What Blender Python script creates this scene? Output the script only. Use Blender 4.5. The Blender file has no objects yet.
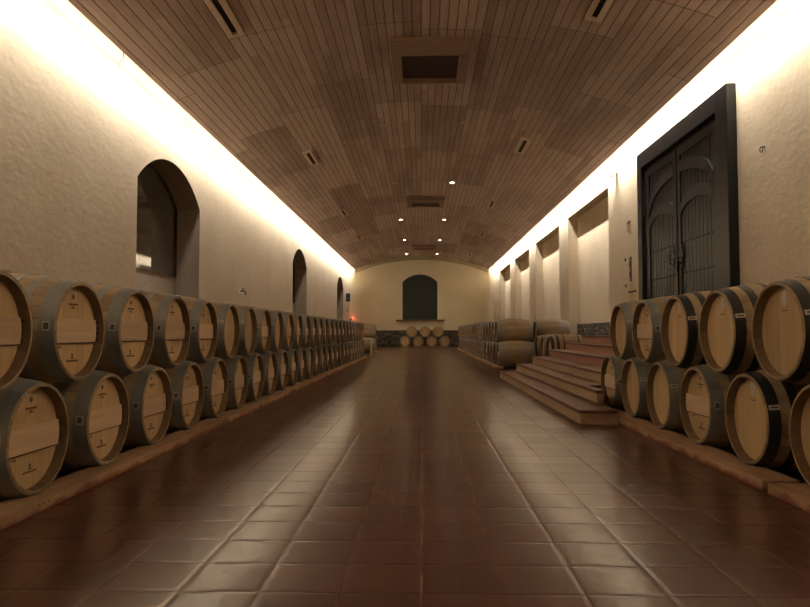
import bpy, bmesh, math, random
from mathutils import Vector, Matrix
random.seed(7)
sc = bpy.context.scene
C = sc.collection
PI = math.pi

# ------------------------------------------------------------------ camera
H = 0.96
F = 660.0
pitch = math.atan(28.5 / F)
yaw = math.atan(16.5 / F)
cam_d = bpy.data.cameras.new('camera')
cam_d.sensor_fit = 'HORIZONTAL'
cam_d.sensor_width = 36.0
cam_d.lens = F / 810 * 36.0
cam_d.clip_start = 0.05
cam_d.clip_end = 200
cam = bpy.data.objects.new('camera', cam_d)
C.objects.link(cam)
cam.location = (0, 0, H)
cam.rotation_euler = (PI / 2 + pitch, 0, yaw)
sc.camera = cam

# ------------------------------------------------------------------ world, exposure
w = bpy.data.worlds.new('world')
sc.world = w
w.use_nodes = True
w.node_tree.nodes['Background'].inputs[0].default_value = (0.02, 0.022, 0.03, 1)
w.node_tree.nodes['Background'].inputs[1].default_value = 0.2
sc.view_settings.view_transform = 'Standard'
sc.view_settings.look = 'None'
sc.view_settings.gamma = 1
sc.view_settings.use_curve_mapping = False
sc.view_settings.exposure = 0.0
sc.cycles.use_denoising = True
sc.cycles.denoiser = "OPENIMAGEDENOISE"
sc.cycles.denoising_prefilter = "ACCURATE"
sc.cycles.use_guiding = True
sc.cycles.use_surface_guiding = True
sc.cycles.sample_clamp_indirect = 8.0
sc.cycles.max_bounces = 14
sc.cycles.diffuse_bounces = 10
sc.cycles.caustics_reflective = False
sc.cycles.caustics_refractive = False

# room numbers
XW = 4.7            # side walls
Y0, Y1 = -3.0, 43.0
EL, ER, HE = -4.34, 4.37, 5.03     # cove edges of the vault and their height
APEX = 5.88

# cove lights: fluorescent runs hidden above the vault edge, washing the walls
COVE_W = 19.0
COVE_COL = (1.0, 0.96, 0.90)
def area(name, loc, rot, sx, sy, power, col):
    l = bpy.data.lights.new(name, 'AREA')
    l.shape = 'RECTANGLE'
    l.size, l.size_y = sx, sy
    l.energy = power
    l.color = col
    o = bpy.data.objects.new(name, l)
    C.objects.link(o)
    o.location = loc
    o.rotation_euler = rot
    return o
seg = 2.875
for s, ex in ((-1, EL), (1, ER)):
    for k in range(16):
        y = Y0 + seg * (k + 0.5)
        for dx, dz_, pw, spr, up in ((0.50, -0.87, COVE_W, 84, 0.14), (1.0, 0.12, COVE_W * 0.30, 170, 0.17)):
            zax = -Vector((s * dx, 0, dz_)).normalized()
            o = area('cove_lamp', (0, 0, 0), (0, 0, 0), seg, 0.03, pw * seg, COVE_COL)
            o.data.spread = math.radians(spr)
            xax = Vector((0, 1, 0))
            o.matrix_world = Matrix.Translation((ex + s * 0.07, y, HE + up)) @ Matrix((xax, zax.cross(xax), zax)).transposed().to_4x4()

# ------------------------------------------------------------------ materials
class NT:
    def __init__(s, name, rough=0.7, col=(0.5, 0.5, 0.5), metal=0.0, spec=None):
        s.m = bpy.data.materials.new(name)
        s.m.use_nodes = True
        s.t = s.m.node_tree
        s.b = s.t.nodes['Principled BSDF']
        s.b.inputs['Base Color'].default_value = (*col, 1)
        s.b.inputs['Roughness'].default_value = rough
        s.b.inputs['Metallic'].default_value = metal
        if spec is not None:
            s.b.inputs['Specular IOR Level'].default_value = spec
    def n(s, typ, ins=None, **kw):
        nd = s.t.nodes.new(typ)
        for k, v in kw.items():
            setattr(nd, k, v)
        if ins:
            for k, v in ins.items():
                if hasattr(v, 'is_output') or isinstance(v, bpy.types.NodeSocket):
                    s.t.links.new(v, nd.inputs[k])
                else:
                    nd.inputs[k].default_value = v
        return nd
    def math(s, op, a, b=None, c=None):
        ins = {0: a}
        if b is not None: ins[1] = b
        if c is not None: ins[2] = c
        return s.n('ShaderNodeMath', ins, operation=op).outputs[0]
    def ramp(s, fac, stops):
        r = s.n('ShaderNodeValToRGB', {0: fac})
        el = r.color_ramp.elements
        while len(el) < len(stops): el.new(0.5)
        for e, (p, c) in zip(el, stops):
            e.position = p
            e.color = (*c, 1)
        return r.outputs[0]
    def mix(s, fac, a, b, mode='MIX'):
        nd = s.n('ShaderNodeMix', data_type='RGBA', blend_type=mode)
        for i, v in ((0, fac), (6, a), (7, b)):
            if isinstance(v, bpy.types.NodeSocket):
                s.t.links.new(v, nd.inputs[i])
            else:
                nd.inputs[i].default_value = (*v, 1) if isinstance(v, tuple) else v
        return nd.outputs[2]
    def link(s, out, name):
        s.t.links.new(out, s.b.inputs[name])
    def obj(s):
        return s.n('ShaderNodeTexCoord').outputs['Object']
    def noise(s, vec, scale, detail=4, rough=0.55, out=0):
        return s.n('ShaderNodeTexNoise', {'Vector': vec, 'Scale': scale, 'Detail': detail, 'Roughness': rough}).outputs[out]
    def bump(s, h, strength, dist=0.01, normal=None):
        nd = s.n('ShaderNodeBump', {'Height': h, 'Strength': strength, 'Distance': dist})
        if normal is not None: s.t.links.new(normal, nd.inputs['Normal'])
        return nd.outputs[0]
    def map(s, vec, scale=(1, 1, 1), loc=(0, 0, 0)):
        return s.n('ShaderNodeMapping', {'Vector': vec, 'Scale': scale, 'Location': loc}).outputs[0]

def plaster(name, c1, c2, bs=0.35):
    a = NT(name, 0.85, spec=0.2)
    v = a.obj()
    n1 = a.noise(v, 0.9, 5)
    n2 = a.noise(v, 14, 6, 0.6)
    col = a.ramp(n1, [(0.3, c2), (0.7, c1)])
    col = a.mix(0.18, col, a.ramp(n2, [(0.35, tuple(x * 0.7 for x in c2)), (0.6, c1)]))
    a.link(col, 'Base Color')
    n3 = a.noise(a.map(v, (1, 1, 1.6)), 5.5, 7, 0.62)
    b1 = a.bump(n3, bs, 0.03)
    a.link(a.bump(n2, 0.12, 0.006, b1), 'Normal')
    return a.m
M = {}
M['wall'] = plaster('wall_plaster', (0.64, 0.525, 0.37), (0.555, 0.445, 0.30), 0.24)
M['far'] = plaster('far_wall_plaster', (0.74, 0.65, 0.47), (0.67, 0.58, 0.41), 0.2)
M['reveal'] = plaster('shaded_reveal_plaster', (0.34, 0.265, 0.19), (0.26, 0.20, 0.14), 0.4)  # darker than the wall plaster: shade inside the niches is put into the colour
M['trimp'] = plaster('arch_trim_plaster', (0.42, 0.37, 0.23), (0.36, 0.31, 0.19), 0.1)
M['dark'] = NT('cavity_dark', 0.9, (0.012, 0.010, 0.009)).m

# floor tiles 0.30 m with mortar
def floor_mat():
    a = NT('terracotta_floor', 0.3)
    v = a.obj()
    wob = a.noise(v, 2.2, 3)
    wv = a.n('ShaderNodeVectorMath', {0: v}, operation='ADD')
    off = a.n('ShaderNodeVectorMath', {0: a.n('ShaderNodeTexNoise', {'Vector': v, 'Scale': 5.0, 'Detail': 2.0}).outputs[1], 1: (0.5, 0.5, 0.5)}, operation='SUBTRACT')
    sc_ = a.n('ShaderNodeVectorMath', {0: off.outputs[0], 'Scale': 0.006}, operation='SCALE')
    a.t.links.new(sc_.outputs[0], wv.inputs[1])
    sep = a.n('ShaderNodeSeparateXYZ', {0: wv.outputs[0]})
    u = a.math('DIVIDE', sep.outputs[0], 0.3008)
    t = a.math('DIVIDE', a.math('SUBTRACT', sep.outputs[1], 0.07), 0.30)
    iu = a.math('FLOOR', u); it = a.math('FLOOR', t)
    fu = a.math('SUBTRACT', u, iu); ft = a.math('SUBTRACT', t, it)
    du = a.math('MINIMUM', fu, a.math('SUBTRACT', 1.0, fu))
    dt = a.math('MINIMUM', ft, a.math('SUBTRACT', 1.0, ft))
    ju = a.math('LESS_THAN', du, 0.017)
    jt = a.math('LESS_THAN', dt, 0.012)
    cell = a.n('ShaderNodeCombineXYZ', {0: iu, 1: it}).outputs[0]
    wn = a.n('ShaderNodeTexWhiteNoise', {'Vector': cell}, noise_dimensions='3D')
    tone = a.ramp(wn.outputs[0], [(0.0, (0.066, 0.026, 0.017)), (0.5, (0.088, 0.036, 0.024)), (1.0, (0.115, 0.049, 0.034))])
    n1 = a.noise(v, 7, 5, 0.6)
    col = a.mix(0.2, tone, a.ramp(n1, [(0.3, (0.07, 0.024, 0.015)), (0.7, (0.15, 0.06, 0.038))]))
    stain = a.noise(v, 0.5, 4, 0.5)
    col = a.mix(a.math('MULTIPLY', a.ramp(stain, [(0.42, (0, 0, 0)), (0.6, (1, 1, 1))]), 0.15), col, (0.10, 0.045, 0.028))
    jn = a.ramp(a.noise(v, 3, 3), [(0.4, (0.08, 0.04, 0.026)), (0.6, (0.24, 0.14, 0.09))])
    col = a.mix(jt, col, (0.030, 0.014, 0.010))
    col = a.mix(ju, col, jn)
    a.link(col, 'Base Color')
    joint = a.math('MAXIMUM', ju, jt)
    sep_r = a.n('ShaderNodeSeparateColor', {0: wn.outputs[1]}).outputs[2]
    rg = a.math('MULTIPLY_ADD', n1, 0.03, a.math('MULTIPLY_ADD', sep_r, 0.05, 0.277))
    rg = a.math('ADD', rg, a.math('MULTIPLY', joint, 0.35))
    a.link(rg, 'Roughness')
    # each tile lies with a slight tilt of its own, edges rounded down into the joints
    sw = a.n('ShaderNodeSeparateColor', {0: wn.outputs[1]})
    tx = a.math('MULTIPLY', a.math('SUBTRACT', sw.outputs[0], 0.5), fu)
    ty = a.math('MULTIPLY', a.math('SUBTRACT', sw.outputs[1], 0.5), ft)
    edge = a.math('MINIMUM', a.math('MULTIPLY', a.math('MINIMUM', du, dt), 14.0), 1.0)
    h = a.math('ADD', a.math('MULTIPLY', a.math('ADD', tx, ty), 0.35), a.math('MULTIPLY', edge, 0.2))
    h = a.math('ADD', h, a.math('MULTIPLY', a.noise(v, 2.5, 1), 0.15))
    h = a.math('ADD', h, a.math('MULTIPLY', a.noise(v, 40, 2), 0.02))
    a.link(a.bump(h, 0.7, 0.006), 'Normal')
    a.b.inputs['Specular IOR Level'].default_value = 0.26
    a.b.inputs['Coat Weight'].default_value = 0.45
    a.b.inputs['Coat Roughness'].default_value = 0.15
    a.b.inputs['Coat IOR'].default_value = 1.45
    nb_ = a.b.inputs['Normal'].links[0].from_socket
    a.t.links.new(nb_, a.b.inputs['Coat Normal'])
    return a.m
M['floor'] = floor_mat()

def ceiling_mat():
    a = NT('ceiling_planks', 0.55, spec=0.3)
    v = a.obj()
    sep = a.n('ShaderNodeSeparateXYZ', {0: v})
    u = a.math('DIVIDE', sep.outputs[0], 0.142)
    iu = a.math('FLOOR', u)
    fu = a.math('SUBTRACT', u, iu)
    du = a.math('MINIMUM', fu, a.math('SUBTRACT', 1.0, fu))
    joint = a.math('LESS_THAN', du, 0.045)
    grp = a.math('FLOOR', a.math('DIVIDE', u, 7.0))
    yo = a.math('ADD', a.math('DIVIDE', sep.outputs[1], 3.6), a.math('MULTIPLY', a.n('ShaderNodeTexWhiteNoise', {'W': grp}, noise_dimensions='1D').outputs[0], 7.0))
    iy = a.math('FLOOR', yo)
    wg = a.n('ShaderNodeTexWhiteNoise', {'Vector': a.n('ShaderNodeCombineXYZ', {0: grp, 1: iy}).outputs[0]}, noise_dimensions='3D').outputs[0]
    y2 = a.math('ADD', a.math('DIVIDE', sep.outputs[1], 2.6), a.math('MULTIPLY', a.n('ShaderNodeTexWhiteNoise', {'W': iu}, noise_dimensions='1D').outputs[0], 5.0))
    wb = a.n('ShaderNodeTexWhiteNoise', {'Vector': a.n('ShaderNodeCombineXYZ', {0: iu, 1: a.math('FLOOR', y2)}).outputs[0]}, noise_dimensions='3D').outputs[0]
    t = a.math('ADD', a.math('MULTIPLY', wg, 0.44), a.math('MULTIPLY', wb, 0.26))
    t = a.math('ADD', t, a.math('MULTIPLY', a.noise(a.map(v, (1, 0.6, 1)), 0.9, 4), 0.45))
    col = a.ramp(t, [(0.2, (0.19, 0.115, 0.088)), (0.5, (0.35, 0.24, 0.19)), (0.76, (0.56, 0.42, 0.34))])
    gr = a.noise(a.map(v, (22, 0.8, 22)), 2.0, 5, 0.6)
    col = a.mix(0.35, col, a.ramp(gr, [(0.35, (0.17, 0.105, 0.08)), (0.65, (0.44, 0.32, 0.25))]))
    fy = a.math('SUBTRACT', y2, a.math('FLOOR', y2))
    fg = a.math('SUBTRACT', yo, iy)
    col = a.mix(a.math('MULTIPLY', a.math('LESS_THAN', fg, 0.007), 0.7), col, (0.10, 0.055, 0.035))
    col = a.mix(joint, col, (0.035, 0.018, 0.010))
    a.link(col, 'Base Color')
    h = a.math('MINIMUM', a.math('MULTIPLY', du, 12.0), 1.0)
    a.link(a.bump(a.math('ADD', h, a.math('MULTIPLY', wb, 0.7)), 0.6, 0.006), 'Normal')
    return a.m
M['ceiling'] = ceiling_mat()

def wood(name, c1, c2, axis='x', rough=0.6, sc_=1.0, var=0.25):
    a = NT(name, rough, spec=0.3)
    v = a.obj()
    s = {'x': (1, 14, 14), 'y': (14, 1, 14), 'z': (14, 14, 1)}[axis]
    rnd = a.n('ShaderNodeObjectInfo').outputs['Random']
    off = a.n('ShaderNodeCombineXYZ', {0: a.math('MULTIPLY', rnd, 17.0), 1: a.math('MULTIPLY', rnd, 31.0), 2: a.math('MULTIPLY', rnd, 23.0)}).outputs[0]
    vv = a.n('ShaderNodeVectorMath', {0: a.map(v, s), 1: off}, operation='ADD').outputs[0]
    n = a.noise(vv, 2.4 * sc_, 5, 0.6)
    col = a.ramp(n, [(0.3, c2), (0.7, c1)])
    br = a.math('MULTIPLY_ADD', rnd, var, 1.0 - var / 2)
    col = a.mix(1.0, col, a.n('ShaderNodeCombineColor', {0: br, 1: br, 2: br}).outputs[0], 'MULTIPLY')
    a.link(col, 'Base Color')
    a.link(a.bump(n, 0.25, 0.003), 'Normal')
    return a
def staves_mat(name, c1, c2, N=28):
    a = NT(name, 0.62, spec=0.3)
    v = a.obj()
    sep = a.n('ShaderNodeSeparateXYZ', {0: v})
    ang = a.math('MULTIPLY', a.math('ARCTAN2', sep.outputs[1], sep.outputs[2]), N / (2 * PI))
    ia = a.math('FLOOR', ang)
    fa = a.math('SUBTRACT', ang, ia)
    d = a.math('MINIMUM', fa, a.math('SUBTRACT', 1.0, fa))
    rnd = a.n('ShaderNodeObjectInfo').outputs['Random']
    wn = a.n('ShaderNodeTexWhiteNoise', {'Vector': a.n('ShaderNodeCombineXYZ', {0: ia, 1: a.math('MULTIPLY', rnd, 91.0)}).outputs[0]}, noise_dimensions='3D').outputs[0]
    off = a.n('ShaderNodeCombineXYZ', {0: a.math('MULTIPLY', rnd, 9.0), 1: 0.0, 2: 0.0}).outputs[0]
    vv = a.n('ShaderNodeVectorMath', {0: a.map(v, (1.2, 12, 12)), 1: off}, operation='ADD').outputs[0]
    n = a.noise(vv, 2.0, 5, 0.6)
    t = a.math('ADD', a.math('MULTIPLY', wn, 0.55), a.math('MULTIPLY', n, 0.5))
    col = a.ramp(t, [(0.2, c2), (0.8, c1)])
    # damp and wine stains around the middle
    st = a.noise(a.n('ShaderNodeVectorMath', {0: v, 1: off}, operation='ADD').outputs[0], 3.0, 4)
    col = a.mix(a.math('MULTIPLY', a.ramp(st, [(0.5, (0, 0, 0)), (0.68, (1, 1, 1))]), 0.35), col, tuple(x * 0.55 for x in c2))
    col = a.mix(a.math('LESS_THAN', d, 0.022), col, tuple(x * 0.72 for x in c2))
    a.link(col, 'Base Color')
    a.link(a.bump(a.math('MINIMUM', a.math('MULTIPLY', d, 18.0), 1.0), 0.4, 0.003), 'Normal')
    return a.m
M['staves'] = staves_mat('oak_staves', (0.46, 0.345, 0.215), (0.29, 0.21, 0.125))
def head_mat(name, c1, c2):
    a = NT(name, 0.55, spec=0.3)
    v = a.obj()
    sep = a.n('ShaderNodeSeparateXYZ', {0: v})
    rnd = a.n('ShaderNodeObjectInfo').outputs['Random']
    u = a.math('ADD', a.math('DIVIDE', sep.outputs[1], 0.082), a.math('MULTIPLY', rnd, 3.0))
    iu = a.math('FLOOR', u); fu = a.math('SUBTRACT', u, iu)
    d = a.math('MINIMUM', fu, a.math('SUBTRACT', 1.0, fu))
    wn = a.n('ShaderNodeTexWhiteNoise', {'Vector': a.n('ShaderNodeCombineXYZ', {0: iu, 1: a.math('MULTIPLY', rnd, 53.0)}).outputs[0]}, noise_dimensions='3D').outputs[0]
    off = a.n('ShaderNodeCombineXYZ', {0: 0.0, 1: a.math('MULTIPLY', rnd, 39.0), 2: a.math('MULTIPLY', wn, 7.0)}).outputs[0]
    vv = a.n('ShaderNodeVectorMath', {0: a.map(v, (16, 16, 1.0)), 1: off}, operation='ADD').outputs[0]
    n = a.noise(vv, 2.2, 5, 0.6)
    t = a.math('ADD', a.math('MULTIPLY', wn, 0.4), a.math('MULTIPLY', n, 0.6))
    col = a.ramp(t, [(0.2, c2), (0.8, c1)])
    br = a.math('MULTIPLY_ADD', rnd, 0.3, 0.85)
    col = a.mix(1.0, col, a.n('ShaderNodeCombineColor', {0: br, 1: br, 2: br}).outputs[0], 'MULTIPLY')
    col = a.mix(a.math('LESS_THAN', d, 0.012), col, tuple(x * 0.6 for x in c2))
    a.link(col, 'Base Color')
    return a.m
M['chime'] = wood('stained_chime', (0.235, 0.165, 0.098), (0.165, 0.112, 0.066), 'x').m
M['head'] = head_mat('oak_head', (0.66, 0.475, 0.265), (0.50, 0.345, 0.185))
M['bar'] = wood('pale_pine_bar', (0.74, 0.55, 0.37), (0.60, 0.43, 0.28), 'y', 0.6, 0.8).m
M['peg'] = NT('dark_peg_and_bar_shade', 0.7, (0.12, 0.07, 0.035)).m
def metal(name, c1, c2, rough, met):
    a = NT(name, rough, metal=met)
    v = a.obj()
    n = a.noise(v, 5, 5, 0.65)
    a.link(a.ramp(n, [(0.35, c2), (0.65, c1)]), 'Base Color')
    return a.m
M['galv'] = metal('galvanised_hoop', (0.33, 0.34, 0.325), (0.23, 0.24, 0.235), 0.5, 0.45)
M['black'] = metal('black_painted_hoop', (0.022, 0.021, 0.020), (0.012, 0.012, 0.012), 0.5, 0.0)
M['white'] = NT('white_sticker', 0.6, (0.62, 0.58, 0.50)).m
M['ink'] = NT('dark_brand_ink', 0.8, (0.20, 0.12, 0.065)).m
M['inkgrey'] = NT('grey_print', 0.8, (0.10, 0.10, 0.10)).m
M['bung'] = NT('silicone_bung', 0.6, (0.55, 0.45, 0.33)).m
def rail_mat():
    a = NT('stained_rail_wood', 0.8, spec=0.2)
    v = a.obj()
    n = a.noise(a.map(v, (3, 0.6, 3)), 2.5, 6, 0.6)
    col = a.ramp(n, [(0.35, (0.36, 0.22, 0.13)), (0.65, (0.52, 0.35, 0.22))])
    sep = a.n('ShaderNodeSeparateXYZ', {0: v})
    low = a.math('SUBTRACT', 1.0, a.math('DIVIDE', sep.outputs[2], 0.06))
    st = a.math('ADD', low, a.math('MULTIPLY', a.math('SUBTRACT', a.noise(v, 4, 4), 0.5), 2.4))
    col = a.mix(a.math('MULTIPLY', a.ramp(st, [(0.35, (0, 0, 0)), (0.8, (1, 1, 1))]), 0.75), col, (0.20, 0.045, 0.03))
    a.link(col, 'Base Color')
    a.link(a.bump(n, 0.4, 0.006), 'Normal')
    return a.m
M['rail'] = rail_mat()
def stone_mat():
    a = NT('rubble_stone', 0.85)
    v = a.obj()
    vv = a.n('ShaderNodeVectorMath', {0: v, 1: a.n('ShaderNodeVectorMath', {0: a.noise(v, 3, 3, out=1), 'Scale': 0.18}, operation='SCALE').outputs[0]}, operation='ADD').outputs[0]
    vo = a.n('ShaderNodeTexVoronoi', {'Vector': a.map(vv, (1, 1, 1.7)), 'Scale': 4.2})
    ve = a.n('ShaderNodeTexVoronoi', {'Vector': a.map(vv, (1, 1, 1.7)), 'Scale': 4.2}, feature='DISTANCE_TO_EDGE')
    sc3 = a.n('ShaderNodeSeparateColor', {0: vo.outputs['Color']})
    col = a.ramp(sc3.outputs[0], [(0.0, (0.06, 0.048, 0.036)), (0.6, (0.13, 0.105, 0.075)), (1.0, (0.23, 0.19, 0.14))])
    col = a.mix(0.35, col, a.ramp(a.noise(v, 18, 4), [(0.3, (0.03, 0.025, 0.02)), (0.7, (0.17, 0.135, 0.10))]))
    col = a.mix(a.math('LESS_THAN', ve.outputs[0], 0.05), col, (0.02, 0.016, 0.012))
    a.link(col, 'Base Color')
    a.link(a.bump(a.math('MINIMUM', a.math('MULTIPLY', ve.outputs[0], 4.0), 1.0), 0.5, 0.025), 'Normal')
    return a.m
M['stone'] = stone_mat()
M['doorwood'] = wood('black_stained_door', (0.016, 0.015, 0.0145), (0.009, 0.0085, 0.008), 'z', 0.38, 1.0, 0.1).m
M['iron'] = NT('door_iron', 0.45, (0.010, 0.009, 0.009), 0.3).m
M['glass'] = NT('dark_window_glass', 0.03, (0.085, 0.068, 0.052), 0.0, 0.9).m
M['blind'] = NT('dark_green_shutter', 0.5, (0.012, 0.016, 0.013)).m
M['frame'] = NT('window_frame_dark', 0.5, (0.03, 0.022, 0.016)).m
M['sill'] = wood('sill_wood', (0.24, 0.13, 0.06), (0.15, 0.08, 0.04), 'x').m
M['ventwood'] = wood('vent_frame_wood', (0.24, 0.15, 0.10), (0.17, 0.10, 0.065), 'x').m
M['ventlight'] = NT('vent_frame_beige', 0.5, (0.55, 0.42, 0.31)).m
M['ventdark'] = NT('vent_dark', 0.8, (0.03, 0.016, 0.014)).m
M['ventpanel'] = NT('vent_panel', 0.5, (0.045, 0.022, 0.020)).m
M['tread'] = wood('terracotta_tread', (0.235, 0.115, 0.078), (0.15, 0.07, 0.048), 'y', 0.5, 0.5).m
M['riser'] = wood('riser_tan', (0.50, 0.36, 0.25), (0.38, 0.265, 0.18), 'y', 0.7, 0.4).m
M['riserred'] = wood('riser_brick_red', (0.42, 0.22, 0.16), (0.31, 0.155, 0.11), 'y', 0.7, 0.4).m
M['plasticw'] = NT('white_plastic', 0.5, (0.75, 0.72, 0.66)).m
M['pale'] = NT('pale_paint', 0.6, (0.72, 0.66, 0.54)).m
M['steel'] = NT('plate_grey', 0.4, (0.16, 0.14, 0.12), 0.4).m
def emit(name, col, s):
    a = NT(name, 0.5, col)
    a.b.inputs['Emission Color'].default_value = (*col, 1)
    a.b.inputs['Emission Strength'].default_value = s
    return a.m
M['lamp'] = emit('downlight_glow', (1.0, 0.86, 0.66), 30.0)
M['lampoff'] = NT('downlight_off', 0.4, (0.30, 0.22, 0.16)).m
M['red'] = emit('red_beacon_glow', (1.0, 0.13, 0.06), 3.0)

# ------------------------------------------------------------------ mesh helpers
def newbm(): return bmesh.new()
def obj(name, bm, mat, parent=None, loc=None, smooth=False, kind=None):
    me = bpy.data.meshes.new(name)
    bmesh.ops.recalc_face_normals(bm, faces=bm.faces[:])
    bm.to_mesh(me); bm.free()
    for m in (mat if isinstance(mat, (list, tuple)) else [mat]):
        me.materials.append(m)
    if smooth:
        for p in me.polygons: p.use_smooth = True
        me.set_sharp_from_angle(angle=math.radians(35))
    o = bpy.data.objects.new(name, me)
    C.objects.link(o)
    if parent is not None: o.parent = parent
    if loc is not None: o.location = loc
    if kind: o['kind'] = kind
    return o
def empty(name, loc=(0, 0, 0), rz=0.0):
    o = bpy.data.objects.new(name, None)
    o.empty_display_size = 0.1
    C.objects.link(o)
    o.location = loc
    o.rotation_euler = (0, 0, rz)
    return o
def tag(o, label=None, cat=None, group=None, kind=None):
    if label: o['label'] = label
    if cat: o['category'] = cat
    if group: o['group'] = group
    if kind: o['kind'] = kind
    return o
def box(bm, x0, x1, y0, y1, z0, z1, bev=0.0, mi=0):
    r = bmesh.ops.create_cube(bm, size=1.0)
    vs = r['verts']
    for v in vs:
        v.co = Vector(((x0 + x1) / 2 + v.co.x * (x1 - x0), (y0 + y1) / 2 + v.co.y * (y1 - y0), (z0 + z1) / 2 + v.co.z * (z1 - z0)))
    fs = list({f for v in vs for f in v.link_faces})
    for f in fs: f.material_index = mi
    if bev > 0:
        es = list({e for v in vs for e in v.link_edges})
        bmesh.ops.bevel(bm, geom=es, offset=bev, segments=2, affect='EDGES', profile=0.6)
def prism(bm, pts, axis, a, b, mi=0):
    """polygon pts (2D) extruded along axis from a to b. axis 'x': pts=(y,z); 'y': (x,z); 'z': (x,y)"""
    def P(p, t):
        return {'x': (t, p[0], p[1]), 'y': (p[0], t, p[1]), 'z': (p[0], p[1], t)}[axis]
    A = [bm.verts.new(P(p, a)) for p in pts]
    B = [bm.verts.new(P(p, b)) for p in pts]
    n = len(pts)
    fs = [bm.faces.new(A), bm.faces.new(B[::-1])]
    for i in range(n):
        fs.append(bm.faces.new((A[i], A[(i + 1) % n], B[(i + 1) % n], B[i])))
    for f in fs: f.material_index = mi
def strip(bm, A3, B3, mi=0):
    a = [bm.verts.new(p) for p in A3]; b = [bm.verts.new(p) for p in B3]
    for i in range(len(a) - 1):
        bm.faces.new((a[i], a[i + 1], b[i + 1], b[i])).material_index = mi
def lathe(bm, prof, n=48, cap0=False, cap1=False, mi=0, closed=False):
    """prof list of (x, r) spun around the local X axis"""
    rings = []
    for x, r in prof:
        rings.append([bm.verts.new((x, r * math.sin(2 * PI * k / n), r * math.cos(2 * PI * k / n))) for k in range(n)])
    fs = []
    m = len(rings)
    for i in range(m if closed else m - 1):
        A, B = rings[i], rings[(i + 1) % m]
        for k in range(n):
            fs.append(bm.faces.new((A[k], A[(k + 1) % n], B[(k + 1) % n], B[k])))
    if cap0: fs.append(bm.faces.new(rings[0]))
    if cap1: fs.append(bm.faces.new(rings[-1][::-1]))
    for f in fs: f.material_index = mi
def cyl(bm, c, axis, r, a, b, n=20, mi=0):
    pts = [(c[0] + r * math.cos(2 * PI * k / n), c[1] + r * math.sin(2 * PI * k / n)) for k in range(n)]
    prism(bm, pts, axis, a, b, mi)
def tube(bm, pts, r, n=8):
    rings = []
    for i, p in enumerate(pts):
        p = Vector(p)
        d = (Vector(pts[min(i + 1, len(pts) - 1)]) - Vector(pts[max(i - 1, 0)])).normalized()
        u = d.orthogonal().normalized(); v = d.cross(u)
        if rings:
            # keep orientation steady
            pu = prev
            u = (pu - d * pu.dot(d)).normalized(); v = d.cross(u)
        prev = u
        rings.append([bm.verts.new(p + (u * math.cos(2 * PI * k / n) + v * math.sin(2 * PI * k / n)) * r) for k in range(n)])
    for A, B in zip(rings, rings[1:]):
        for k in range(n):
            bm.faces.new((A[k], A[(k + 1) % n], B[(k + 1) % n], B[k]))
    bm.faces.new(rings[0]); bm.faces.new(rings[-1][::-1])

# ------------------------------------------------------------------ room shell
bm = newbm(); box(bm, -XW - 0.6, XW + 0.6, Y0 - 0.3, Y1 + 0.3, -0.2, 0.0)
obj('floor', bm, M['floor'], kind='structure')

# vault: thin shell with thickness
hc = (ER - EL) / 2; xc = (ER + EL) / 2
rise = APEX - HE
R = (hc * hc + rise * rise) / (2 * rise)
def vault_h(x): return APEX - R + math.sqrt(R * R - (x - xc) ** 2)
bm = newbm()
N = 40
xs = [EL + (ER - EL) * i / N for i in range(N + 1)]
low = [(x, vault_h(x)) for x in xs]
up = [(x, vault_h(x) + 0.05) for x in xs][::-1]
a = math.asin(hc / R)
# strips to keep faces planar
for i in range(N):
    (x0, z0), (x1, z1) = low[i], low[i + 1]
    prism(bm, [(x0, z0), (x1, z1), (x1, z1 + 0.05), (x0, z0 + 0.05)], 'y', Y0, Y1)
bmesh.ops.remove_doubles(bm, verts=bm.verts[:], dist=1e-5)
# delete the doubled inner faces between strips
inner = [f for f in bm.faces if abs(f.normal.y) < 0.5 and abs(f.normal.x) > 0.9 and min(v.co.x for v in f.verts) > EL + 0.01 and max(v.co.x for v in f.verts) < ER - 0.01]
bmesh.ops.delete(bm, geom=inner, context='FACES_ONLY')
obj('ceiling', bm, M['ceiling'], smooth=True, kind='structure')
# white cove boxing above the vault edges and the flat roof slab
bm = newbm()
box(bm, EL + 0.35, EL + 0.40, Y0, Y1, HE + 0.20, 6.2)
box(bm, ER - 0.40, ER - 0.35, Y0, Y1, HE + 0.20, 6.2)
box(bm, -XW - 0.6, EL + 0.35, Y0, Y1, 5.62, 5.70)
box(bm, ER - 0.35, XW + 0.6, Y0, Y1, 5.62, 5.70)
obj('ceiling', bm, M['wall'], kind='structure').name = 'ceiling_cove'
bm = newbm(); box(bm, -XW - 0.6, XW + 0.6, Y0 - 0.3, Y1 + 0.3, 6.2, 6.4)
obj('ceiling_roof', bm, M['wall'], kind='structure')

TOP = 6.2
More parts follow.
